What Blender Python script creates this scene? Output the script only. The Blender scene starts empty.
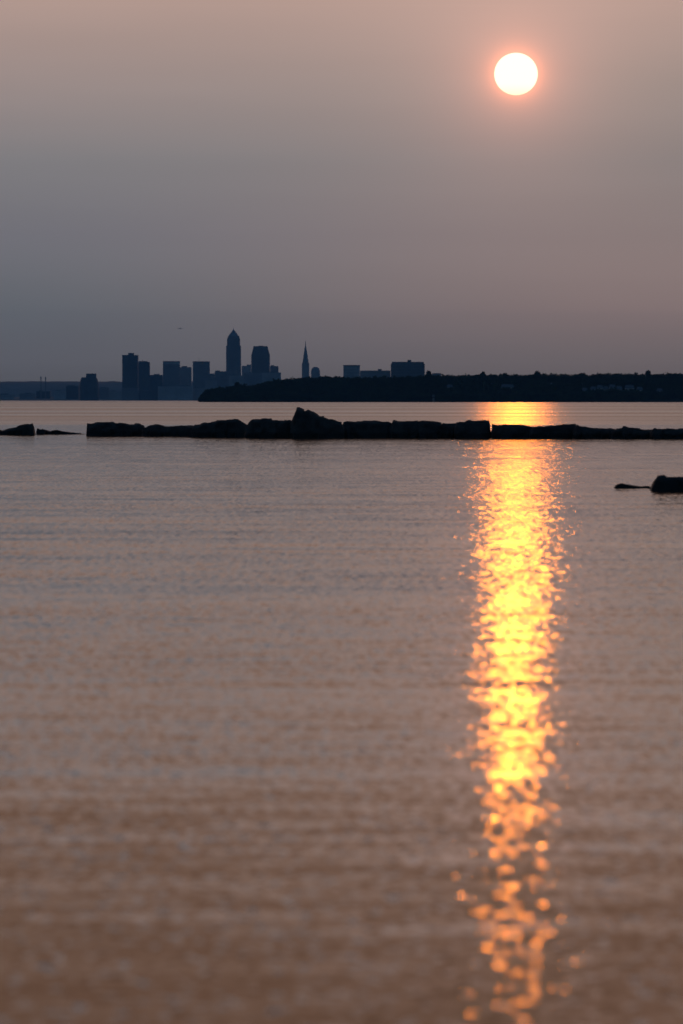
import bpy, math, random
from mathutils import Vector, Matrix, noise as mn

# ------------------------------------------------------------------ camera
sc = bpy.context.scene
col = sc.collection
W, H = 683, 1024
F = 4730.0                    # focal length in pixels of the photo
CAMH = 2.2
PITCH = math.atan(112.0 / F)
cd = bpy.data.cameras.new('camera')
cam = bpy.data.objects.new('camera', cd)
col.objects.link(cam)
cd.sensor_fit = 'VERTICAL'
cd.sensor_height = 36.0
cd.sensor_width = 24.0
cd.lens = F / H * 36.0
cd.clip_start = 0.5
cd.clip_end = 90000
cam.location = (0, 0, CAMH)
cam.rotation_euler = (math.radians(90) - PITCH, 0, 0)
cd.dof.use_dof = True
cd.dof.focus_distance = 420
cd.dof.aperture_fstop = 3.0
sc.camera = cam


def ray(px, py):
    x, z, y = (px - W / 2) / F, -(py - H / 2) / F, 1.0
    c, s = math.cos(PITCH), math.sin(PITCH)
    return Vector((x, y * c + z * s, -y * s + z * c)).normalized()


def at(px, py, D):
    """the point a pixel shows on the upright plane D metres off"""
    r = ray(px, py)
    t = D / r.y
    return Vector((r.x * t, D, CAMH + r.z * t))


def lin(r, g, b):
    f = lambda v: (v / 255 / 12.92) if v / 255 <= 0.04045 else ((v / 255 + 0.055) / 1.055) ** 2.4
    return (f(r), f(g), f(b), 1)


# ------------------------------------------------------------------ render settings
sc.render.engine = 'CYCLES'
sc.view_settings.view_transform = 'Standard'
sc.view_settings.look = 'None'
sc.view_settings.exposure = 0
sc.view_settings.gamma = 1
sc.cycles.use_denoising = True
sc.cycles.denoiser = 'OPENIMAGEDENOISE'
sc.cycles.denoising_input_passes = 'RGB_ALBEDO'
sc.cycles.use_adaptive_sampling = False
sc.cycles.sample_clamp_indirect = 0
sc.cycles.sample_clamp_direct = 0
sc.cycles.max_bounces = 5
sc.cycles.volume_bounces = 1
sc.cycles.blur_glossy = 0
sc.cycles.caustics_reflective = True

# ------------------------------------------------------------------ sky
SUN = ray(516, 74)
SUN_EL = math.asin(SUN.z)
SUN_AZ = math.atan2(SUN.x, SUN.y)

world = bpy.data.worlds.new('World')
sc.world = world
world.use_nodes = True
world.cycles.sampling_method = 'MANUAL'
world.cycles.sample_map_resolution = 2048
nt = world.node_tree
nt.nodes.clear()


class G:
    """small helper for writing node graphs"""
    def __init__(s, nt): s.nt = nt
    def n(s, t, **k):
        nd = s.nt.nodes.new(t)
        for a, b in k.items(): setattr(nd, a, b)
        return nd
    def put(s, sock, v):
        if isinstance(v, bpy.types.NodeSocket): s.nt.links.new(v, sock)
        else: sock.default_value = v
    def m(s, op, a, b=0.0, c=None, clamp=False):
        nd = s.n('ShaderNodeMath', operation=op, use_clamp=clamp)
        s.put(nd.inputs[0], a); s.put(nd.inputs[1], b)
        if c is not None: s.put(nd.inputs[2], c)
        return nd.outputs[0]
    def v(s, op, a, b=None, out=0):
        nd = s.n('ShaderNodeVectorMath', operation=op)
        s.put(nd.inputs[0], a)
        if b is not None: s.put(nd.inputs[3 if op == 'SCALE' else 1], b)
        return nd.outputs[out]
    def mr(s, x, a, b, c=0.0, d=1.0, smooth=True):
        nd = s.n('ShaderNodeMapRange', interpolation_type='SMOOTHSTEP' if smooth else 'LINEAR')
        for i, q in enumerate((x, a, b, c, d)): s.put(nd.inputs[i], q)
        return nd.outputs[0]
    def ramp(s, x, stops):
        nd = s.n('ShaderNodeValToRGB')
        el = nd.color_ramp.elements
        while len(el) < len(stops): el.new(0.5)
        for e, (p, c) in zip(el, stops): e.position = p; e.color = c
        s.put(nd.inputs[0], x)
        return nd.outputs[0]
    def mix(s, f, a, b, mode='MIX'):
        nd = s.n('ShaderNodeMix', data_type='RGBA', blend_type=mode)
        s.put(nd.inputs[0], f); s.put(nd.inputs[6], a); s.put(nd.inputs[7], b)
        return nd.outputs[2]
    def noise(s, vec, scale, detail=2.0, rough=0.5, out=0):
        nd = s.n('ShaderNodeTexNoise')
        s.put(nd.inputs['Vector'], vec); s.put(nd.inputs['Scale'], scale)
        s.put(nd.inputs['Detail'], detail); s.put(nd.inputs['Roughness'], rough)
        return nd.outputs[out]
    def sep(s, vec):
        nd = s.n('ShaderNodeSeparateXYZ'); s.put(nd.inputs[0], vec); return nd.outputs
    def comb(s, x, y, z):
        nd = s.n('ShaderNodeCombineXYZ')
        for i, q in enumerate((x, y, z)): s.put(nd.inputs[i], q)
        return nd.outputs[0]


g = G(nt)
tc = g.n('ShaderNodeTexCoord')
dirv = g.v('NORMALIZE', tc.outputs['Generated'])
X, Y, Z = g.sep(dirv)
elev = g.m('MULTIPLY', g.m('ARCSINE', Z), 57.29578)         # degrees
azim = g.m('MULTIPLY', g.m('ARCTAN2', X, Y), 57.29578)
t = g.m('DIVIDE', elev, 20.0, clamp=True)


def stops(lst):
    return [(e / 20.0, lin(*c)) for e, c in lst]


# smoke-laden morning sky: dark slate at the horizon, dusty rose above
cold = g.ramp(t, stops([(0, (108, 105, 103)), (0.5, (128, 126, 128)), (1.1, (134, 136, 138)), (2.0, (134, 132, 137)), (2.9, (142, 139, 140)),
                        (3.8, (166, 150, 145)), (4.8, (187, 160, 149)), (5.5, (170, 138, 121)), (6.6, (150, 116, 96)), (10, (142, 103, 80)),
                        (20, (135, 105, 86))]))
warm = g.ramp(t, stops([(0, (119, 108, 102)), (0.5, (150, 135, 129)), (1.1, (180, 155, 146)), (2.0, (155, 139, 134)), (2.9, (148, 139, 135)),
                        (3.8, (163, 148, 140)), (4.8, (191, 163, 151)), (5.5, (174, 141, 123)), (6.6, (154, 118, 98)), (10, (144, 105, 81)),
                        (20, (136, 106, 87))]))
side = g.mr(azim, -4.6, 4.6)
base = g.mix(side, cold, warm)
# clear air overhead and behind the viewer
nish = g.n('ShaderNodeTexSky', sky_type='NISHITA')
nish.sun_disc = False
nish.sun_elevation = SUN_EL
nish.sun_rotation = SUN_AZ
nish.dust_density = 3.0
nish.altitude = 150
nsc = g.v('SCALE', nish.outputs[0], 0.012)
overhead = g.mr(elev, 12.0, 35.0)
behind = g.mr(Y, 0.75, 0.0)
base = g.mix(g.m('MAXIMUM', overhead, behind), base, g.mix(1.0, nsc, (0.012, 0.040, 0.090, 1), 'ADD'))
# faint uneven smoke layers
lay = g.noise(g.v('MULTIPLY', dirv, (6.0, 6.0, 70.0)), 1.0, 3.0, 0.5)
base = g.v('SCALE', base, g.mr(lay, 0.2, 0.8, 0.945, 1.055, False))
# forward scattering round the sun
gam = g.m('MULTIPLY', g.v('LENGTH', g.v('MULTIPLY', g.v('SUBTRACT', dirv, tuple(SUN)), (1, 1, 1.03)), out=1), 57.29578)   # the low sun is a little flattened
halo = None
for amp, wdt, c in ((0.62, 0.085, (1, 0.22, 0.05)), (0.36, 0.34, (1, 0.27, 0.12)), (0.15, 1.1, (1, 0.46, 0.34)), (0.07, 3.2, (1, 0.6, 0.45))):
    e = g.m('MULTIPLY', g.m('EXPONENT', g.m('DIVIDE', g.m('MAXIMUM', g.m('SUBTRACT', gam, 0.262), 0.0), -wdt)), amp)
    cc = g.v('SCALE', c, e)
    halo = cc if halo is None else g.v('ADD', halo, cc)
base = g.v('ADD', base, halo)
disc = g.mr(gam, 0.268, 0.254, 0.0, 1.0)
disc_low = g.mr(elev, SUN_EL * 57.29578 - 0.27, SUN_EL * 57.29578 - 0.1)
disc_col = g.mix(disc_low, (2.2, 1.5, 0.92, 1), (2.4, 1.7, 1.22, 1))
base = g.mix(disc, base, disc_col)
bg = g.n('ShaderNodeBackground')
g.put(bg.inputs[0], base)
bg.inputs[1].default_value = 1.0
ow = g.n('ShaderNodeOutputWorld')
nt.links.new(bg.outputs[0], ow.inputs[0])

# ------------------------------------------------------------------ sun
sl = bpy.data.lights.new('sun', 'SUN')
sl.energy = 0.0046
sl.angle = math.radians(0.53)
sl.color = (1.0, 0.235, 0.0)
so = bpy.data.objects.new('sun', sl)
col.objects.link(so)
so.rotation_euler = SUN.to_track_quat('Z', 'Y').to_euler()
so.location = (300, 4000, 300)


# ------------------------------------------------------------------ helpers
def mat(name, c, rough=0.8, vary=0.25, scale=0.5, bump=0.0, spec=0.3, extra=None):
    m = bpy.data.materials.new(name)
    m.use_nodes = True
    q = G(m.node_tree)
    b = m.node_tree.nodes['Principled BSDF']
    tcx = q.n('ShaderNodeTexCoord')
    nz = q.noise(tcx.outputs['Object'], scale, 5.0, 0.6)
    f = q.mr(nz, 0.3, 0.7, 1 - vary, 1 + vary, False)
    cc = q.v('SCALE', tuple(c), f)
    if extra: cc = extra(q, tcx, cc)
    q.put(b.inputs['Base Color'], cc)
    b.inputs['Roughness'].default_value = rough
    b.inputs['Specular IOR Level'].default_value = spec
    if bump:
        bn = q.n('ShaderNodeBump')
        bn.inputs['Strength'].default_value = 1.0
        bn.inputs['Distance'].default_value = bump
        q.put(bn.inputs['Height'], q.noise(tcx.outputs['Object'], scale * 3, 6.0, 0.65))
        q.put(b.inputs['Normal'], bn.outputs[0])
    return m


def floors(dark, h=3.9, wfr=0.5, bay=3.0):
    """window bands on a facade"""
    def f(q, tcx, cc):
        x, y, z = q.sep(tcx.outputs['Object'])
        fz = q.m('FRACT', q.m('DIVIDE', z, h))
        fx = q.m('FRACT', q.m('DIVIDE', q.m('ADD', x, y), bay))
        k = q.m('MULTIPLY', q.m('GREATER_THAN', fz, 1 - wfr), q.m('GREATER_THAN', fx, 0.25))
        return q.mix(k, cc, tuple(dark) + (1,))
    return f


GLASS = (0.03, 0.035, 0.04)
M = {
    'granite': mat('granite_facade', (0.30, 0.27, 0.26), extra=floors((0.08, 0.085, 0.09), wfr=0.35), scale=0.02),
    'brown': mat('brown_stone_facade', (0.22, 0.19, 0.17), extra=floors(GLASS), scale=0.02),
    'lime': mat('limestone_facade', (0.45, 0.42, 0.38), extra=floors((0.10, 0.105, 0.11), wfr=0.3), scale=0.02),
    'pale': mat('pale_concrete_facade', (0.6, 0.57, 0.53), extra=floors((0.10, 0.105, 0.11), wfr=0.35), scale=0.02),
    'curtain': mat('dark_curtain_wall', (0.06, 0.07, 0.08), 0.4, extra=floors((0.025, 0.03, 0.035), wfr=0.6), scale=0.02),
    'steel': mat('brushed_steel_roof', (0.30, 0.31, 0.33), 0.4, scale=0.05),
    'roofing': mat('gravel_roof', (0.12, 0.12, 0.12), scale=0.1),
    'painted': mat('painted_steel', (0.16, 0.16, 0.17), 0.5, scale=0.1),
    'earth': mat('wooded_shore_soil', (0.035, 0.045, 0.028), scale=0.02, bump=1.0),
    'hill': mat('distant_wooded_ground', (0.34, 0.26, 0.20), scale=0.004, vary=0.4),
    'leaf': mat('summer_foliage', (0.045, 0.065, 0.03), scale=0.08, vary=0.5),
    'bark': mat('bark', (0.09, 0.07, 0.055), scale=2),
    'siding': mat('white_house_siding', (0.5, 0.49, 0.47), 0.6, 0.08, 0.4),
    'cream': mat('cream_house_siding', (0.33, 0.30, 0.26), 0.6, 0.08, 0.4),
    'shingle': mat('grey_shingle_roof', (0.16, 0.16, 0.17), 0.8, 0.2, 1.0),
    'pane': mat('house_window_glass', (0.02, 0.025, 0.03), 0.1, 0.05, 1.0, spec=0.5),
    'plane': mat('aircraft_paint', (0.3, 0.3, 0.32), 0.4, 0.05, 1.0),
}


def rock_mat():
    m = bpy.data.materials.new('weathered_breakwater_stone')
    m.use_nodes = True
    q = G(m.node_tree)
    b = m.node_tree.nodes['Principled BSDF']
    geo = q.n('ShaderNodeNewGeometry')
    P = geo.outputs['Position']
    a = q.noise(P, 1.3, 6.0, 0.65)
    d = q.noise(q.v('MULTIPLY', P, (1, 1, 3.5)), 4.5, 5.0, 0.7)
    stone = q.ramp(a, [(0.3, (0.035, 0.032, 0.030, 1)), (0.55, (0.075, 0.068, 0.06, 1)), (0.75, (0.11, 0.10, 0.088, 1))])
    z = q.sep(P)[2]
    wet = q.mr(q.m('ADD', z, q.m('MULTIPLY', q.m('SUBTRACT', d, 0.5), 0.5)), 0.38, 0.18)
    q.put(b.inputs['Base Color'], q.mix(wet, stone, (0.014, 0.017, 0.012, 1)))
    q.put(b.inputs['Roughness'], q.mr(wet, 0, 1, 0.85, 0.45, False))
    b.inputs['Specular IOR Level'].default_value = 0.35
    bn = q.n('ShaderNodeBump')
    bn.inputs['Distance'].default_value = 0.07
    q.put(bn.inputs['Height'], q.m('ADD', a, q.m('MULTIPLY', d, 0.6)))
    q.put(b.inputs['Normal'], bn.outputs[0])
    return m


M['rock'] = rock_mat()


class MB:
    def __init__(s): s.v = []; s.f = []
    def box(s, x0, x1, y0, y1, z0, z1, tx=0.0, ty=0.0):
        """box; tx, ty shrink its top on each side"""
        i = len(s.v)
        s.v += [(x0, y0, z0), (x1, y0, z0), (x1, y1, z0), (x0, y1, z0),
                (x0 + tx, y0 + ty, z1), (x1 - tx, y0 + ty, z1), (x1 - tx, y1 - ty, z1), (x0 + tx, y1 - ty, z1)]
        s.f += [tuple(i + k for k in q) for q in ((0, 3, 2, 1), (4, 5, 6, 7), (0, 1, 5, 4), (1, 2, 6, 5), (2, 3, 7, 6), (3, 0, 4, 7))]
        return s
    def lathe(s, prof, cx=0, cy=0, n=16, sx=1, sy=1):
        i = len(s.v)
        for r, z in prof:
            for k in range(n):
                a = 2 * math.pi * (k + 0.5) / n
                s.v.append((cx + r * math.cos(a) * sx, cy + r * math.sin(a) * sy, z))
        for j in range(len(prof) - 1):
            for k in range(n):
                k2 = (k + 1) % n
                s.f.append((i + j * n + k, i + j * n + k2, i + (j + 1) * n + k2, i + (j + 1) * n + k))
        s.f.append(tuple(i + k for k in reversed(range(n))))
        s.f.append(tuple(i + (len(prof) - 1) * n + k for k in range(n)))
        return s
    def loft(s, rings):
        i = len(s.v); n = len(rings[0])
        for r in rings: s.v += [tuple(p) for p in r]
        for j in range(len(rings) - 1):
            for k in range(n):
                k2 = (k + 1) % n
                s.f.append((i + j * n + k, i + j * n + k2, i + (j + 1) * n + k2, i + (j + 1) * n + k))
        s.f.append(tuple(i + k for k in reversed(range(n))))
        s.f.append(tuple(i + (len(rings) - 1) * n + k for k in range(n)))
        return s
    def build(s, name, m, parent=None, smooth=False, loc=None):
        me = bpy.data.meshes.new(name)
        me.from_pydata(s.v, [], s.f)
        me.materials.append(m)
        if smooth:
            for p in me.polygons: p.use_smooth = True
        me.update()
        o = bpy.data.objects.new(name, me)
        col.objects.link(o)
        if parent: o.parent = parent
        if loc: o.location = loc
        return o


def tag(o, label=None, cat=None, group=None, kind=None):
    if label: o['label'] = label
    if cat: o['category'] = cat
    if group: o['group'] = group
    if kind: o['kind'] = kind
    return o


def empty(name, loc, label, cat, group=None):
    o = bpy.data.objects.new(name, None)
    col.objects.link(o)
    o.location = loc
    o.empty_display_size = 5
    return tag(o, label, cat, group)


# ------------------------------------------------------------------ water
def water_mat():
    m = bpy.data.materials.new('lake_water')
    m.use_nodes = True
    q = G(m.node_tree)
    b = m.node_tree.nodes['Principled BSDF']
    geo = q.n('ShaderNodeNewGeometry')
    P = geo.outputs['Position']
    px, py, pz = q.sep(P)
    flat = q.comb(px, py, 0.0)

    def layer(sx, sy, off, detail=1.0, rough=0.5):
        vec = q.v('ADD', q.v('MULTIPLY', flat, (sx, sy, 1.0)), (off, off * 0.7, off * 0.31))
        c = q.noise(vec, 1.0, detail, rough, out=1)
        return q.v('SUBTRACT', c, (0.5, 0.5, 0.5))
    # cat's paws: patches of livelier and calmer water
    patch = q.noise(q.v('MULTIPLY', flat, (0.05, 0.16, 1)), 1.0, 3.0, 0.6)
    lively = q.mr(patch, 0.32, 0.68, 0.7, 1.3, False)
    outer = q.mr(py, 395.0, 450.0)                 # open lake beyond the calm strip behind the stones
    far = q.mr(py, 20.0, 110.0, 0.0, 1.0)
    calm = q.m('SUBTRACT', 1.0, q.m('MULTIPLY', outer, 0.92))
    wide = q.m('SUBTRACT', 1.0, q.m('MULTIPLY', outer, 0.25))
    mid = q.mr(py, 18.0, 60.0, 0.0, 1.0)
    tail = q.mr(py, 17.0, 34.0)
    n1 = q.v('MULTIPLY', layer(32.0, 12.0, 3.1, 0.0), (WA[0], WA[1], 0))
    s1 = q.v('SCALE', n1, q.m('MULTIPLY', q.mr(tail, 0, 1, 0.12, 1.0, False), q.mr(mid, 0, 1, 1.0, 0.7, False)))
    # inshore: mostly smooth water with a few steep little wavelets
    n8 = q.v('MULTIPLY', layer(18.0, 11.0, 203.1, 0.0), (0.22, 0.25, 0.0))
    here = q.mr(q.noise(q.v('MULTIPLY', flat, (11.0, 7.0, 1.0)), 1.0, 0.0), 0.53, 0.60)
    s1 = q.v('ADD', s1, q.v('SCALE', n8, q.m('MULTIPLY', here, q.mr(tail, 0, 1, 1.0, 0.35, False))))
    s6 = q.v('SCALE', q.v('MULTIPLY', layer(11.0, 2.8, 95.3, 0.0), (WF[0], WF[1], 0)), q.mr(mid, 0, 1, 0.3, 1.1, False))
    s2 = q.v('SCALE', q.v('MULTIPLY', layer(0.9, 2.6, 11.7, 1.0), (WB[0], WB[1], 0)), q.mr(far, 0, 1, 0.7, 1.1, False))
    s7 = q.v('SCALE', q.v('MULTIPLY', layer(15.0, 0.22, 133.1, 0.0), (0.24, 0.03, 0)), q.mr(py, 90.0, 200.0))
    s5 = q.v('SCALE', q.v('MULTIPLY', layer(12.0, 1.0, 77.7, 1.0), (WE[0], WE[1], 0)), far)
    s3 = q.v('SCALE', q.v('MULTIPLY', layer(0.16, 1.4, 23.9, 2.0, 0.6), (WC[0], WC[1], 0)), q.mr(far, 0, 1, 0.6, 1.15, False))
    s4 = q.v('SCALE', q.v('MULTIPLY', layer(0.03, 0.36, 41.3, 2.0, 0.6), (WD[0], WD[1], 0)), q.mr(far, 0, 1, 0.45, 1.1, False))
    sm = q.v('SCALE', q.v('ADD', q.v('ADD', s1, s2), q.v('ADD', q.v('ADD', s5, s7), s6)), lively)
    sm = q.v('MULTIPLY', q.v('ADD', sm, q.v('ADD', s3, s4)), q.comb(wide, calm, 0.0))
    # on the open lake only the wave fronts rolling towards the shore are seen
    bands = q.noise(q.v('MULTIPLY', flat, (0.0035, 0.011, 1)), 1.0, 5.0, 0.7)
    front = q.m('MULTIPLY', outer, q.mr(bands, 0.34, 0.66, -0.013, -0.024, False))
    front = q.m('SUBTRACT', front, q.m('ADD', q.mr(py, 18.0, 40.0, 0.004, 0.0125), q.mr(py, 120.0, 250.0, 0.0, -0.009)))
    sm = q.v('ADD', sm, q.comb(0.0, front, 0.0))
    nrm = q.v('NORMALIZE', q.v('ADD', sm, (0, 0, 1)))
    q.put(b.inputs['Normal'], nrm)
    q.put(b.inputs['Base Color'], (0.07, 0.032, 0.012, 1))
    q.put(b.inputs['Roughness'], q.m('ADD', q.m('ADD', q.m('ADD', q.mr(outer, 0, 1, 0.0, 0.065, False), q.mr(mid, 0, 1, 0.030, 0.058, False)), q.mr(far, 0, 1, 0.0, 0.02, False)), q.m('MULTIPLY', outer, q.mr(q.noise(q.v('MULTIPLY', flat, (0.0006, 0.006, 1)), 1.0, 4.0, 0.6), 0.3, 0.7, -0.07, 0.07, False))))
    b.inputs['IOR'].default_value = 1.315
    b.inputs['Specular IOR Level'].default_value = 0.5
    return m


WA = (0.15, 0.070)
WF = (0.17, 0.060)
WB = (0.05, 0.06)
WC = (0.02, 0.085)
WD = (0.015, 0.045)
WE = (0.20, 0.045)
wb = MB()
xs = [-9000, -1200, -150, 150, 1200, 9000]
ys = [-2500, 4, 60, 400, 3000, 27500]
for yv in ys:
    for xv in xs: wb.v.append((xv, yv, 0))
for j in range(5):
    for i in range(5): wb.f.append((j * 6 + i, j * 6 + i + 1, (j + 1) * 6 + i + 1, (j + 1) * 6 + i))
tag(wb.build('water', water_mat()), kind='structure')

# ------------------------------------------------------------------ far hills
R = random.Random(7)


def terrain(name, xs, y0, y1, top, ny, m, front=0.08, loc=(0, 0, 0)):
    b = MB()
    nx = len(xs)
    for j in range(ny + 1):
        v = j / ny
        y = y0 + (y1 - y0) * v
        for x in xs:
            k = min(1, v / front) if v < 0.7 else max(0, 1 - (v - 0.7) / 0.3)
            k = k * k * (3 - 2 * k)
            z = -0.8 + (top(x, v) + 0.8) * k
            b.v.append((x, y + 30 * mn.noise(Vector((x * 0.004, 3, 0))) * (1 if v < 0.5 else 0), z))
    for j in range(ny):
        for i in range(nx - 1):
            b.f.append((j * nx + i, j * nx + i + 1, (j + 1) * nx + i + 1, (j + 1) * nx + i))
    o = b.build(name, m, smooth=True, loc=loc)
    return tag(o, kind='structure')


DH = 24000.0
hx = [-8500 + 17000 * i / 1000 for i in range(1001)]
hill_top = lambda x, v: (97 + 7 * mn.noise(Vector((x * 0.0012, 1.3, 0))) + 3 * mn.noise(Vector((x * 0.008, 7.3, 0))) + 4.5 * mn.noise(Vector((x * 0.022, v * 5, 3.1))) + 8 * max(0, (x + 1700) / 3000)) * (0.80 + 0.2 * min(1, v * 2.2))
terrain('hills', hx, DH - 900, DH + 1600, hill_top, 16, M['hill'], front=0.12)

# city ground: low shore strip carrying the buildings
cx_ = [-2600 + 5200 * i / 120 for i in range(121)]
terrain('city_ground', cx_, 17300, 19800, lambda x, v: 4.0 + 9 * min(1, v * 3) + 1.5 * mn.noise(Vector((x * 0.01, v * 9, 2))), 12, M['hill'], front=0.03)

# ------------------------------------------------------------------ city
CD = 18000.0


def X_(px, D=CD): return at(px, 400, D).x
def Z_(py, D=CD): return at(341, py, D).z


def tower(name, label, cat, x0, x1, ytop, m, D=CD, deep=None, group=None, parts=()):
    """one building; its own parts follow in parts(e, width, top)"""
    a, b_ = X_(x0, D), X_(x1, D)
    w = b_ - a
    deep = deep or max(28, min(w, 60))
    g0 = 2.0
    e = empty(name, ((a + b_) / 2, D, g0), label, cat, group)
    zt = Z_(ytop, D) - g0
    for p in parts: p(e, w / 2, deep / 2, zt, m)
    return e


def slab(tx=0, z0=-4, z1=None, name='facade', mm=None, fx=1.0, fy=1.0, ox=0.0):
    """z0, z1: fractions below the roof in metres when negative tuples, else absolute metres"""
    def f(e, hw, hd, zt, m):
        top = zt if z1 is None else zt + z1
        bot = z0
        MB().box(ox - hw * fx, ox + hw * fx, -hd * fy, hd * fy, bot, top, tx).build(name, mm or m, e)
    return f


def roofbox(x0f, x1f, hgt, name='roof_plant', mm='roofing', base=0.0):
    def f(e, hw, hd, zt, m):
        MB().box(hw * x0f, hw * x1f, -hd * 0.6, hd * 0.6, zt + base, zt + base + hgt).build(name, M[mm], e)
    return f


def parapet(h=2.0):
    def f(e, hw, hd, zt, m):
        MB().box(-hw - 0.6, hw + 0.6, -hd - 0.6, hd + 0.6, zt, zt + h).build('parapet', M['roofing'], e)
    return f


def mast(xf, h, r=0.8):
    def f(e, hw, hd, zt, m):
        MB().lathe([(r, zt), (r * 0.5, zt + h)], hw * xf, 0, 8).build('antenna', M['painted'], e)
    return f


# the tall one with a pyramid on top
def key_tower(e, hw, hd, zt, m):
    px = CD / F
    b = lambda y: Z_(y) - 2
    MB().box(-hw, hw, -hw, hw, -4, b(348.6)).build('lower_shaft', m, e)
    MB().box(-hw * 0.87, hw * 0.87, -hw * 0.87, hw * 0.87, b(348.6), b(338.5)).build('upper_shaft', m, e)
    for s in (-1, 1):
        MB().box(s * hw * 0.93 - 2, s * hw * 0.93 + 2, -hw * 0.5, hw * 0.5, b(348.6), b(345.8)).build('setback_shoulder', m, e)
    MB().box(-hw * 0.80, hw * 0.80, -hw * 0.8, hw * 0.8, b(338.5), b(336.2), hw * 0.05, hw * 0.05).build('crown_base', m, e)
    r = hw * 0.74
    MB().lathe([(r * 1.36, b(336.2)), (r * 0.10, b(329.6))], 0, 0, 4).build('pyramid_roof', M['steel'], e)
    MB().lathe([(1.5, b(329.8)), (0.6, b(327.6))], 0, 0, 6).build('spire', M['steel'], e)


tower('skyscraper', 'tallest hazy skyscraper on the skyline, tipped with a steep pyramid roof', 'skyscraper', 226.3, 240.9, 328, M['granite'], parts=[key_tower])


def chamfer_tower(e, hw, hd, zt, m):
    b = lambda y: Z_(y) - 2
    px = CD / F
    MB().box(-hw, hw, -hw * 0.8, hw * 0.8, -4, b(355.5)).build('shaft', m, e)
    MB().box(-hw, hw, -hw * 0.8, hw * 0.8, b(355.5), b(348.0), px * 1.9, px * 1.4).build('sloped_shoulder', m, e)
    MB().box(-hw + px * 1.9, hw - px * 1.9, -hw * 0.6, hw * 0.6, b(348), b(346.2), px * 0.3).build('crown', m, e)
    MB().box(-6, 8, -8, 8, b(346.2), b(345.7)).build('roof_plant', M['roofing'], e)


tower('office_tower', 'broad dark office tower with cut-off sloping shoulders, right of the pyramid-topped one', 'office tower', 251.4, 269.8, 346, M['brown'], parts=[chamfer_tower])


def spire_tower(e, hw, hd, zt, m):
    b = lambda y: Z_(y) - 2
    px = CD / F
    MB().box(-hw, hw, -hw, hw, -4, b(364.2)).build('shaft', m, e)
    MB().box(-hw * 0.80, hw * 0.80, -hw * 0.8, hw * 0.8, b(364.2), b(359.2), hw * 0.04, hw * 0.04).build('setback_block', m, e)
    MB().lathe([(hw * 0.64, b(359.2)), (hw * 0.60, b(355.4))], 0, 0, 12).build('colonnade', m, e)
    MB().lathe([(hw * 0.56, b(355.4)), (hw * 0.34, b(350)), (hw * 0.16, b(346))], 0, 0, 12).build('stepped_cone', m, e)
    MB().lathe([(hw * 0.14, b(346)), (hw * 0.03, b(340.6))], 0, 0, 8).build('spire', M['painted'], e)
    for sx in (-1, 1):
        for sy in (-1, 1):
            MB().box(sx * hw * 0.9 - 1.4, sx * hw * 0.9 + 1.4, sy * hw * 0.9 - 1.4, sy * hw * 0.9 + 1.4, b(364.2), b(362.6), 1, 1).build('corner_turret', m, e)


tower('spire_skyscraper', 'slender tower tapering to a needle spire, standing alone above the trees', 'skyscraper', 301.9, 309.2, 341, M['lime'], parts=[spire_tower])


def dome_tower(e, hw, hd, zt, m):
    b = lambda y: Z_(y) - 2
    MB().box(-hw, hw, -hw, hw, -4, b(371.0)).build('walls', m, e)
    MB().lathe([(hw * 1.0, b(371.0)), (hw * 0.93, b(369.6)), (hw * 0.72, b(368)), (hw * 0.4, b(367.1)), (hw * 0.05, b(366.8))], 0, 0, 16).build('dome', M['steel'], e)


tower('domed_building', 'small building with rounded dome top, just right of the needle spire', 'building', 311.1, 319.9, 367, M['lime'], parts=[dome_tower])

tower('high_rise', 'tall dark slab tower with a small roof box, leftmost of the downtown cluster', 'tower block', 122.6, 138.2, 355.6, M['curtain'],
      parts=[slab(), parapet(2), roofbox(-0.25, 0.45, 8, base=2)])
tower('high_rise', 'shorter dark block joined against the right side of the leftmost downtown tower', 'tower block', 138.5, 149.8, 362.2, M['curtain'], D=17950,
      parts=[slab(), roofbox(-0.95, 0.6, 4), mast(-0.3, 9)])
tower('office_block', 'low flat dark block filling the gap right of the leftmost tower pair', 'office block', 150.2, 162.6, 375, M['curtain'],
      parts=[slab(), roofbox(-0.4, 0.5, 3.5)])


def banded(e, hw, hd, zt, m):
    MB().box(-hw, hw, -hd, hd, -4, zt - 10).build('facade', m, e)
    MB().box(-hw + 0.5, hw - 0.5, -hd, hd, zt - 10, zt).build('pale_top_floors', M['pale'], e)


tower('high_rise', 'square tower with a paler band under its roof, near the antenna tower', 'tower block', 163.2, 179.8, 361.6, M['granite'], parts=[banded, parapet(1.6)])
tower('high_rise', 'hazy grey block touching the right side of the pale-banded tower', 'tower block', 180.1, 191.4, 367.2, M['lime'], D=18300, parts=[slab(), roofbox(-0.7, 0.2, 4)])
tower('high_rise', 'flat-topped square tower with a thin antenna, left of the tallest skyscraper', 'tower block', 193.1, 209.6, 361.8, M['granite'], parts=[slab(), parapet(1.6), mast(-0.3, 14)])
tower('office_block', 'low hazy block right of the flat-topped antenna tower', 'office block', 209.9, 214.6, 373.6, M['lime'], parts=[slab()])
tower('office_block', 'mid-height block against the left foot of the tallest skyscraper', 'office block', 214.9, 226.0, 371.4, M['granite'], parts=[slab(), roofbox(-0.9, -0.1, 3)])


def stepped(e, hw, hd, zt, m):
    MB().box(-hw, hw * 0.1, -hd, hd, -4, zt - 5).build('left_wing', m, e)
    MB().box(hw * 0.1 + 0.02, hw, -hd, hd, -4, zt).build('right_wing', m, e)


tower('high_rise', 'pale stepped block between the two tallest office towers', 'tower block', 241.9, 251.0, 364.6, M['pale'], D=18400, parts=[stepped])
tower('high_rise', 'squat block against the right side of the shouldered office tower', 'tower block', 270.2, 278.4, 366.2, M['granite'], D=18200, parts=[slab(), roofbox(-0.8, -0.1, 4)])

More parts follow.
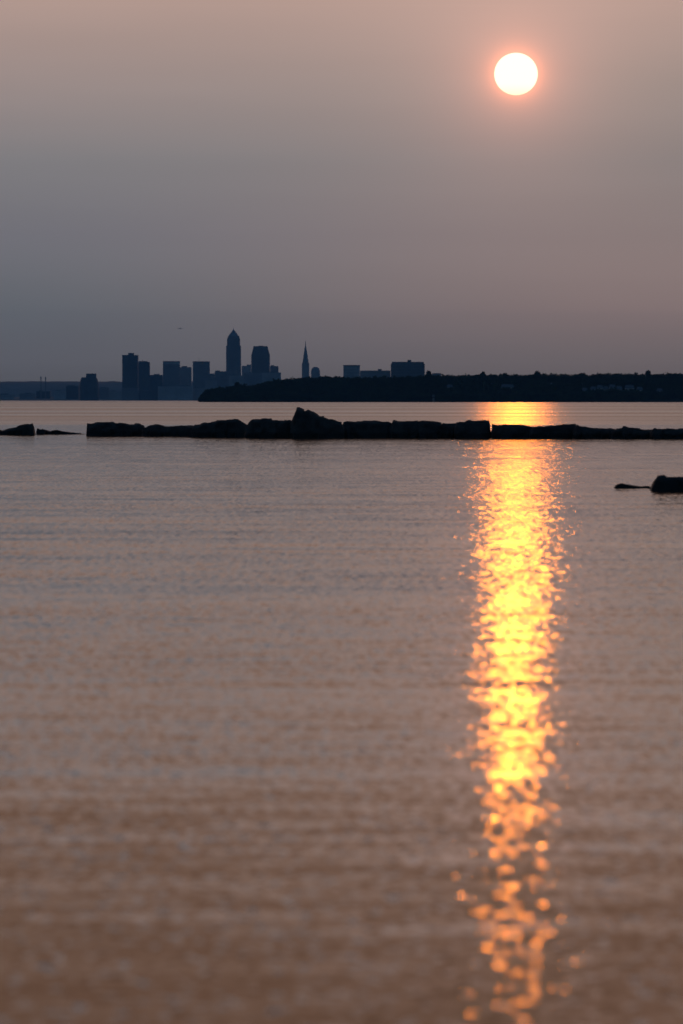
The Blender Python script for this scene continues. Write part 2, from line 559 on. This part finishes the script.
# right-hand group above the trees
tower('hospital_block', 'boxy pale building with overhanging roof slab above the trees, left of the long low wing', 'building', 343.4, 359.8, 366, M['pale'], D=12500, parts=[slab(), parapet(2.4)])
tower('apartment_slab', 'long low flat building linking two blocks above the treeline', 'building', 360.1, 390.4, 370.6, M['lime'], D=12500, deep=30,
      parts=[slab(), roofbox(0.18, 0.42, 4.0)])


def wide_block(e, hw, hd, zt, m):
    MB().box(-hw, hw, -hd, hd, -4, zt - 5).build('facade', m, e)
    MB().box(-hw * 0.96, hw * 0.96, -hd * 0.95, hd * 0.95, zt - 5, zt, 1.2, 1.2).build('top_storey', m, e)


tower('apartment_block', 'widest flat block at the right end of the skyline, with a small roof box', 'building', 390.9, 424.6, 361.9, M['brown'], D=12450, deep=40,
      parts=[wide_block, roofbox(-0.02, 0.2, 5.0)])
tower('low_rise', 'small low block peeping over the trees right of the widest flat block', 'building', 432, 441, 373.2, M['lime'], D=12500, parts=[slab()])

# arena by the left end
def arena(e, hw, hd, zt, m):
    MB().lathe([(hw * 1.0, -4), (hw * 1.0, zt * 0.45)], 0, 0, 24, 1, 0.6).build('lower_wall', m, e)
    MB().lathe([(hw * 1.0, zt * 0.45), (hw * 0.97, zt * 0.60), (hw * 0.86, zt * 0.78), (hw * 0.74, zt * 0.86)], 0, 0, 24, 1, 0.6).build('sloping_roof', M['curtain'], e)
    MB().box(-hw * 0.28, hw * 0.72, -hd * 0.5, hd * 0.5, zt * 0.85, zt).build('roof_block', M['curtain'], e)


tower('rounded_building', 'dark rounded building standing apart on the far left shore', 'building', 79.2, 99.0, 373.6, M['curtain'], D=16500, deep=50, parts=[arena])


def stack(px, ytop, label):
    D = 17500
    e = empty('chimney_stack', (X_(px, D), D, 3), label, 'chimney', 'pair of slim stacks on the far left shore')
    zt = Z_(ytop, D) - 3
    MB().lathe([(2.4, -4), (1.7, zt - 6)], 0, 0, 12).build('shaft', M['painted'], e)
    MB().lathe([(2.0, zt - 6), (2.0, zt)], 0, 0, 12).build('cap', M['roofing'], e)


stack(41.0, 376.6, 'left one of two slim chimney stacks on the far left shore')
stack(45.6, 377.0, 'right one of two slim chimney stacks on the far left shore')
tower('harbour_shed', 'low dark shed at the foot of the two slim chimney stacks', 'shed', 36.5, 50.5, 391.2, M['curtain'], D=17600, deep=30, parts=[slab(), roofbox(-0.6, -0.2, 4)])

lows = [
    (54, 66, 391, 'pale', 17450, 'low pale shore building midway between the chimney stacks and the rounded building'),
    (66, 79, 386, 'curtain', 17500, 'low dark shore building against the left side of the rounded building'),
    (99, 109, 387.6, 'granite', 17500, 'low building just right of the rounded building'),
    (109, 122, 391, 'lime', 17450, 'low shore building left of the first downtown tower'),
    (122, 139, 388, 'granite', 17200, 'low wide building in front of the leftmost tower'),
    (139, 158, 391, 'curtain', 17200, 'low dark building in front of the shorter joined block'),
    (158, 176, 386.5, 'pale', 17150, 'pale low hall in front of the pale-banded tower'),
    (176, 193, 386.2, 'pale', 17150, 'pale low hall left of the wooded point'),
    (193, 205, 388, 'lime', 17200, 'low building in front of the flat-topped antenna tower'),
    (205, 217, 380, 'lime', 17600, 'low hazy building above the tip of the wooded point'),
    (217, 229, 377, 'granite', 17600, 'low hazy building before the left foot of the tallest skyscraper'),
    (229, 244, 375.5, 'lime', 17500, 'hazy building in front of the tallest skyscraper'),
    (244, 262, 373, 'granite', 17500, 'hazy building below the stepped pale block'),
    (262, 281, 372.6, 'lime', 17500, 'hazy building before the right foot of the shouldered office tower'),
    (20, 35, 393.5, 'granite', 17500, 'low shore building left of the chimney stacks'),
    (-4, 14, 394.5, 'lime', 17500, 'low shore building at the far left edge of the view'),
]
for (a, b_, y, mm, D, lab) in lows:
    tower('low_rise', lab, 'building', a + 0.1, b_ - 0.1, y, M[mm], D=D, deep=34, parts=[slab(), roofbox(R.uniform(-0.8, -0.2), R.uniform(0.0, 0.7), R.uniform(2, 4))])

# ------------------------------------------------------------------ wooded headland, 5 km off
HD = 5000.0
sky_line = [(199, 392), (202, 389.6), (207, 388.4), (213, 387.0), (225, 386), (233, 384.5), (238, 383), (244, 384.2), (250, 384.4),
            (258, 381.5), (266, 379.6), (275, 378), (290, 377), (310, 375.6), (330, 375.2), (343, 376), (370, 375.6), (400, 375.6),
            (430, 373.8), (470, 373.4), (520, 373.2), (550, 373), (600, 372.6), (640, 372.2), (683, 371.6), (760, 371), (900, 371), (1400, 372)]


def prof(px):
    for (a, ya), (b_, yb) in zip(sky_line, sky_line[1:]):
        if px <= b_: return ya + (yb - ya) * max(0, (px - a)) / (b_ - a)
    return sky_line[-1][1]


def px_of(x, D): return x / D * F * math.cos(PITCH) + W / 2


def land_top(x, v):
    D = HD + v * 1500
    p = px_of(x, HD)
    full = Z_(prof(max(199, p)), HD)
    tip = max(0.0, min(1.0, (p - 200) / 14))
    return tip * (1.0 + max(0, (full - 12)) * min(1, 0.25 + v * 3)) + (1 - tip) * -1.2


lx0 = X_(199, HD)
lx = [lx0 + i * 6 for i in range(200)]
terrain('headland', lx, HD - 6, HD + 1500, land_top, 30, M['earth'], front=0.02)


def leaf_ball(b, c, r, rz, n, rng, s=0.9):
    """an uneven crown of leaf-spray faces spread through its volume"""
    lobes = [(Vector((rng.uniform(-.55, .55) * r, rng.uniform(-.55, .55) * r, rng.uniform(-.45, .55) * rz)), rng.uniform(0.45, 0.8)) for _ in range(6)]
    for _ in range(n):
        lo, lr = lobes[rng.randrange(6)]
        d = Vector((rng.gauss(0, 1), rng.gauss(0, 1), rng.gauss(0, 1))).normalized() * (rng.random() ** 0.45)
        p = Vector(c) + lo + Vector((d.x * r * lr, d.y * r * lr, d.z * rz * lr))
        q = s * rng.uniform(0.5, 1.25)
        ax = Vector((rng.gauss(0, 1), rng.gauss(0, 1), rng.gauss(0, 1))).normalized()
        u = ax.orthogonal().normalized() * q
        w = ax.cross(u).normalized() * q * rng.uniform(0.6, 1)
        i = len(b.v)
        b.v += [tuple(p - u - w * 0.3), tuple(p + u * 0.2 - w), tuple(p + u + w * 0.2), tuple(p - u * 0.1 + w)]
        b.f.append((i, i + 1, i + 2, i + 3))


# prominent crowns that stand above the wood
named = [
    (429.5, 371.4, 3.6, 'dark rounded tree crown beside the right end of the widest flat block'),
    (483.5, 372.0, 3.2, 'dark bushy tree crown rising over the wood left of the sun glitter'),
    (506.0, 372.2, 4.2, 'broad dark tree crown rising over the wood above the sun glitter'),
    (537.0, 371.6, 3.8, 'tall dark tree crown rising over the wood just right of the sun glitter'),
    (648.0, 370.9, 3.8, 'flat-topped dark tree crown standing out near the right end of the headland'),
    (237.6, 382.6, 3.0, 'dark tree crown forming the hump on the low wooded point under the tallest skyscraper'),
]
tree_rng = random.Random(21)
for (px, py, rw, lab) in named:
    D = HD + 150
    top = at(px, py, D)
    r = rw * D / F
    e = empty('tree', (top.x, D, 1.0), lab, 'tree', 'prominent trees on the wooded headland')
    zt = top.z - 1.0
    b = MB()
    leaf_ball(b, (0, 0, zt - r * 1.0), r * 0.95, r * 1.05, 620, tree_rng, 0.85)
    b.build('crown', M['leaf'], e)
    tb = MB().lathe([(0.55, 0), (0.4, max(1.5, zt - r * 1.8)), (0.2, zt - r * 0.5)], 0, 0, 8)
    for k in range(4):
        a = k * 1.57 + 0.4
        z = max(1.5, zt - r * 1.9)
        tb.loft([[(0.18, 0, z), (0, 0.18, z), (-0.18, 0, z)], [(math.cos(a) * r * 0.55 + 0.06, math.sin(a) * r * 0.5, z + r), (math.cos(a) * r * 0.55, math.sin(a) * r * 0.5 + 0.06, z + r), (math.cos(a) * r * 0.55 - 0.06, math.sin(a) * r * 0.5, z + r)]])
    tb.build('trunk', M['bark'], e)

# houses in the clearing
houses = [
    (590.5, 596.0, 386.4, 'siding', 'leftmost of the row of pale houses showing among the trees on the headland'),
    (597.0, 603.0, 385.0, 'siding', 'second pale house from the left in the row on the headland'),
    (603.6, 608.4, 386.2, 'cream', 'third pale house from the left in the row on the headland'),
    (609.2, 615.4, 384.4, 'siding', 'tallest pale house in the middle of the row on the headland'),
    (616.4, 622.0, 386.0, 'cream', 'pale house just right of the tallest one in the headland row'),
    (625.0, 634.0, 385.0, 'siding', 'widest pale house near the right end of the headland row'),
    (636.5, 642.5, 387.0, 'siding', 'small pale house at the right end of the headland row'),
    (657.0, 662.5, 388.2, 'cream', 'lone pale house in the trees near the right edge of the view'),
    (582.0, 587.0, 387.6, 'cream', 'pale house standing apart, left of the headland row'),
    (501.0, 514.0, 384.2, 'cream', 'long faint house in the trees above the sun glitter'),
    (447.0, 452.5, 384.4, 'cream', 'faint house in the trees left of the sun glitter'),
    (432.4, 434.4, 394.6, 'cream', 'tiny pale boathouse at the water edge left of the sun glitter'),
]
hspots = []
for (a, b_, y, mm, lab) in houses:
    D = HD + (8 if y > 392 else 60)
    xa, xb = X_(a, D), X_(b_, D)
    hw, hd = (xb - xa) / 2, 4.5
    zr = Z_(y, D)
    z0 = max(0.4, zr - (8.5 if y < 392 else 5))
    e = empty('house', ((xa + xb) / 2, D, z0), lab, 'house', 'pale houses on the wooded headland')
    hgt = zr - z0
    wl = hgt * 0.62
    MB().box(-hw, hw, -hd, hd, -3, wl).build('wall', M[mm], e)
    rb = MB()
    o_ = 0.35
    rb.v += [(-hw - o_, -hd - o_, wl), (hw + o_, -hd - o_, wl), (hw + o_, hd + o_, wl), (-hw - o_, hd + o_, wl), (-hw * 0.8, 0, hgt), (hw * 0.8, 0, hgt)]
    rb.f += [(0, 3, 2, 1), (0, 1, 5, 4), (2, 3, 4, 5), (1, 2, 5), (3, 0, 4)]
    rf = rb.build('roof', M['shingle'], e)
    MB().box(hw * 0.3, hw * 0.3 + 0.8, -0.9, -0.1, hgt * 0.8, hgt + 0.7).build('chimney', M['bark'], rf)
    nwin = 2 if hw < 3 else 3
    for k in range(nwin):
        wx = -hw + (k + 0.5) * 2 * hw / nwin
        MB().box(wx - 0.45, wx + 0.45, -hd - 0.05, -hd + 0.02, wl * 0.4, wl * 0.8).build('window', M['pane'], e)
    hspots.append(((a + b_) / 2, (b_ - a) / 2 + 0.6, D, y))

wood = MB()
wr = random.Random(5)
cnt = 0
# crest rows follow the skyline, lower rows fill the slope to the shore
for row, (dy, lo, hi) in enumerate(((3, 0.22, 0.40), (16, 0.36, 0.55), (34, 0.48, 0.68), (80, 0.60, 0.82), (120, 0.74, 0.92), (150, 0.86, 0.95), (170, 0.95, 1.0), (200, 0.88, 0.96), (240, 0.94, 0.99))):
    x = lx0 + 1.5
    while x < lx0 + 1150:
        p = px_of(x, HD)
        rr = wr.uniform(2.6, 4.6) * (0.6 if p < 215 else 1)
        D = HD + dy + wr.uniform(-3, 3)
        full = Z_(prof(p), HD) + wr.uniform(-0.8, 0.4)
        zt = max(2.4, full * wr.uniform(lo, hi))
        pp = px_of(x, D)
        skip = False
        for hp, hwid, hD, hy in hspots:
            if D < hD + 6 and abs(pp - hp) < hwid + rr * 0.45:
                lim = Z_(hy, hD) - 3.2 if hy < 392 else 1.0
                if zt > lim:
                    zt = lim - wr.uniform(0, 1.5)
                    if zt < 2.2: skip = True
        if not skip and p < 820:
            leaf_ball(wood, (x, D, zt - rr * 0.9), rr, rr * 1.0, 120 if p < 720 else 50, wr, 1.15)
            leaf_ball(wood, (x, D, zt * 0.45), rr, zt * 0.42, 70 if p < 720 else 30, wr, 1.5)
            cnt += 1
        x += rr * 1.15
tag(wood.build('woodland', M['leaf']), 'dense dark summer wood covering the headland from tip to right edge', 'woodland', kind='stuff')

# ------------------------------------------------------------------ breakwater stones
def rock(name, label, outline, ywater, depth, seed, group=None, cat='rock', amp=0.075, sub=0.09, grow=(0, 0)):
    """outline: (px, py) along the top edge; the foot stands in the water at ywater"""
    D = CAMH * F / (ywater - 400.3)
    outline = [(outline[0][0] - grow[0], outline[0][1])] + outline[1:-1] + [(outline[-1][0] + grow[1], outline[-1][1])]
    pts = [at(px, py, D) for px, py in outline]
    xs = [p.x for p in pts]
    x0, x1 = xs[0], xs[-1]
    n = max(6, int((x1 - x0) / sub))
    cx = (x0 + x1) / 2
    rg = random.Random(seed)
    k_skew = rg.uniform(-0.25, 0.25)
    cut = rg.uniform(0.55, 0.85)
    rings = []
    step = [rg.uniform(-0.045, 0.035) for _ in range(400)]
    tilt = [(rg.uniform(-0.10, 0.10), rg.uniform(-0.08, 0.08)) for _ in range(60)]
    bot = -0.45
    ts = set([i / n for i in range(n + 1)] + [(x - x0) / (x1 - x0) for x in xs])
    for t_ in sorted(ts):
        x = x0 + (x1 - x0) * t_
        zt = None
        for a, b_ in zip(pts, pts[1:]):
            if x <= b_.x + 1e-6:
                zt = a.z + (b_.z - a.z) * (x - a.x) / max(1e-6, b_.x - a.x)
                break
        zt = max(zt if zt is not None else pts[-1].z, 0.03)
        e = min(1, (t_ + 0.002) * (x1 - x0) / 0.2, (1.002 - t_) * (x1 - x0) / 0.2)
        if 0.04 < t_ < 0.96 and depth > 0.5: zt += step[int((x - x0) / 0.33)] * (1 if zt > 0.3 else 0.3)
        chip = tilt[int((x - x0) / 0.55) % 60]
        hd = depth / 2 * (0.78 + 0.22 * e)
        yo = k_skew * (x - cx) * 0.25
        ring = []
        sec = [(-1.06, bot), (-1.04, -0.05), (-1.0, 0.25 * zt), (-0.97, 0.55 * zt), (-0.90, 0.82 * zt), (-0.78, 0.95 * zt),
               (-0.45, cut * 0.06 * zt + 0.94 * zt), (0.0, zt), (0.4, 0.985 * zt), (0.75, 0.93 * zt), (0.93, 0.75 * zt), (1.0, 0.4 * zt), (1.05, -0.05), (1.08, bot)]
        for j, (fy, z) in enumerate(sec):
            p = Vector((x - cx, yo + fy * hd + (chip[0] if j < 6 else chip[1] if j > 8 else 0) * min(1, depth), z))
            q = Vector((x * 1.1, p.y * 1.3 + seed, z * 1.6))
            dn = mn.noise_vector(q * 0.9) * 0.08 + mn.noise_vector(q * 3.1) * amp + (mn.voronoi(q * 1.6)[1][0] - q * 1.6).normalized() * amp * 1.2
            if z > 0.7 * zt: dn.z *= 0.4
            dn.x *= 0.5 if 0.03 < t_ < 0.97 else 0.35
            dn.x *= 0.3 if (t_ < 0.02 or t_ > 0.98) else 0.8
            p += dn * min(1, 0.35 + depth * 0.4)
            ring.append(p)
        rings.append(ring)
    b = MB().loft(rings)
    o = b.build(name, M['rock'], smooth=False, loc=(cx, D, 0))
    tag(o, label, cat, group)
    return o


BG = 'stones of the breakwater'
stones = [
    ([(-40, 428), (-20, 431), (0, 430.2), (12, 428), (25, 424.6), (32.6, 423.4), (33.8, 427), (35.2, 434)], 435.2, 1.3, 'leftmost wedge-shaped stone of the breakwater, rising to its right end'),
    ([(36.8, 431), (37.4, 428.6), (50, 431), (57, 430.4), (68, 432), (86, 433.9)], 434.6, 1.0, 'lowest thin stone, tapering right to the water between wedge and long block'),
    ([(86.8, 434), (87.8, 423.4), (100, 422.7), (112, 422.4), (125, 423.4), (127, 424.2), (143.0, 424.4), (143.6, 430)], 436.0, 1.7, 'long flat-topped block right of the gap in the breakwater'),
    ([(143.9, 431), (145, 426.8), (152, 425.2), (160, 425.2), (168, 426.0), (180, 425.8), (193, 426.2), (194, 432)], 436.4, 1.6, 'low even stone just right of the long flat-topped block'),
    ([(192.4, 431), (194.5, 425.2), (205, 422.6), (216, 421.0), (226, 419.5), (237, 418.8), (241, 421.5), (247.5, 423.6), (248, 430)], 437.2, 1.8, 'sloping stone rising to the right, left of the small notch'),
    ([(247.2, 428), (249, 421.6), (252, 418.9), (262, 418.3), (271, 418.7), (272, 419.9), (284, 420.2), (293.2, 420.8), (293.6, 428)], 437.8, 1.8, 'level block just left of the highest jutting stone'),
    ([(292.8, 424), (294.4, 415), (297.0, 407.8), (300, 408.0), (303.5, 409.0), (304.4, 411.0), (308, 409.7), (313, 412.4), (319, 415.8), (324, 416.4), (332, 419.3), (341.2, 422.0), (342.4, 428)], 438.0, 1.6, 'highest jutting stone, peaked at left and sloping down to the right'),
    ([(343.0, 430), (344.2, 421.6), (352, 421.2), (364, 421.7), (376, 421.3), (388, 422.0), (391.8, 423.6), (392.2, 430)], 437.9, 1.7, 'low block just right of the highest jutting stone'),
    ([(391.9, 429), (393.2, 420.7), (404, 420.9), (417, 420.6), (419, 421.8), (428, 420.3), (440, 421.4), (441.2, 423.2), (441.6, 429)], 438.0, 1.7, 'wide stone with a pale streak on its upper face'),
    ([(441.2, 429), (442.6, 422.8), (449, 422.4), (456, 422.9), (457.2, 429)], 438.0, 1.5, 'short low stone between the pale-streaked one and the square-ended block'),
    ([(456.6, 428), (457.6, 421.6), (466, 420.9), (478, 420.2), (488.6, 420.3), (489.6, 423), (490.0, 432)], 438.2, 1.8, 'square-ended block at the left side of the sunlit slit'),
    ([(491.6, 433), (492.4, 424.2), (504, 424.4), (518, 424.8), (526, 425.6), (533, 427.2), (536, 432)], 438.3, 1.7, 'low block under the sun glitter at the right side of the sunlit slit'),
    ([(531.5, 432), (534, 427.2), (545, 426.0), (558, 424.6), (568, 423.8), (575, 424.2), (576, 426), (578, 432)], 438.4, 1.7, 'stone rising gently to the right, right of the sun glitter'),
    ([(575, 430), (577, 425.0), (588, 426.8), (600, 428.6), (614, 429.2), (617, 433)], 438.6, 1.6, 'long stone sloping down toward the right, past the sun glitter'),
    ([(613, 432), (617, 428.6), (623, 427.2), (631, 427.8), (642, 429.2), (653, 430.2), (656, 433)], 438.8, 1.5, 'low humped stone, second from the right end of the breakwater'),
    ([(652, 432), (654.4, 428.5), (666, 428.7), (683, 428.6), (700, 428.9), (716, 429.5), (720, 434)], 439.0, 1.6, 'flat low stone leaving the view at the right end of the breakwater'),
]
stones.append(([(486.5, 434), (488.0, 431.4), (490.5, 430.4), (493.5, 431.0), (496.0, 434.5)], 438.0, 0.8, 'small dark stone wedged in the foot of the sunlit slit'))
for i, (ol, yw, dp, lab) in enumerate(stones):
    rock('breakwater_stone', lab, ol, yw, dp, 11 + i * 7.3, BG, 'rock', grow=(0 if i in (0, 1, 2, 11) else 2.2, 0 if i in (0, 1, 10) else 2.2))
rock('rock', 'dark rounded rock in the water at the right edge of the view', [(650.8, 488), (652.2, 484.5), (655, 479.5), (657.5, 477.2), (668, 476.4), (680, 475.4), (700, 474.5), (716, 477), (724, 488)], 491.0, 0.9, 301.5, amp=0.035, sub=0.04)
rock('rock', 'thin low rock barely above the water beside the larger right-hand rock', [(614.2, 486.8), (617, 484.2), (621.5, 483.0), (626, 484.3), (631, 485.0), (640, 486.6), (648.6, 486.6), (650, 486.9)], 488.2, 0.35, 350.1, amp=0.02, sub=0.03)

# ------------------------------------------------------------------ aircraft far off in the haze
pa = at(180, 328.4, 19500)
ae = empty('airliner', pa, 'faint tiny airliner in the sky, left of the tallest skyscraper', 'airplane')
MB().lathe([(0.3, -2), (1.7, 1.5), (2.1, 6), (2.1, 26), (1.2, 33), (0.3, 37)], 0, 0, 12).build('fuselage', M['plane'], ae).rotation_euler = (math.radians(-90), 0, 0)
for s in (-1, 1):
    b = MB()
    b.loft([[(s * 1.5, 10, -0.4), (s * 1.5, 17, -0.6), (s * 1.5, 13, 0.6)], [(s * 16, 18, 1.6), (s * 16, 20, 1.6), (s * 16, 19, 1.9)]]).build('wing', M['plane'], ae)
    MB().lathe([(1.2, 0), (1.3, 3)], 0, 0, 10).build('engine', M['plane'], ae, loc=(s * 5.5, 9, -1.6)).rotation_euler = (math.radians(-90), 0, 0)
MB().loft([[(-0.2, 28, 1), (0.2, 28, 1), (0, 35, 1)], [(-0.1, 33, 8), (0.1, 33, 8), (0, 36, 8)]]).build('tail_fin', M['plane'], ae)

# ------------------------------------------------------------------ haze
hb = MB().box(-9500, 9500, -3000, 28500, -2.2, 520)
hm = bpy.data.materials.new('haze')
hm.use_nodes = True
hn = hm.node_tree
hn.nodes.clear()
pv = hn.nodes.new('ShaderNodeVolumePrincipled')
pv.inputs['Color'].default_value = (0.25, 0.63, 1.0, 1)
pv.inputs['Density'].default_value = 3.1e-5
pv.inputs['Anisotropy'].default_value = 0.0
mo = hn.nodes.new('ShaderNodeOutputMaterial')
hn.links.new(pv.outputs[0], mo.inputs['Volume'])
hm.cycles.homogeneous_volume = True
tag(hb.build('haze', hm), kind='stuff')
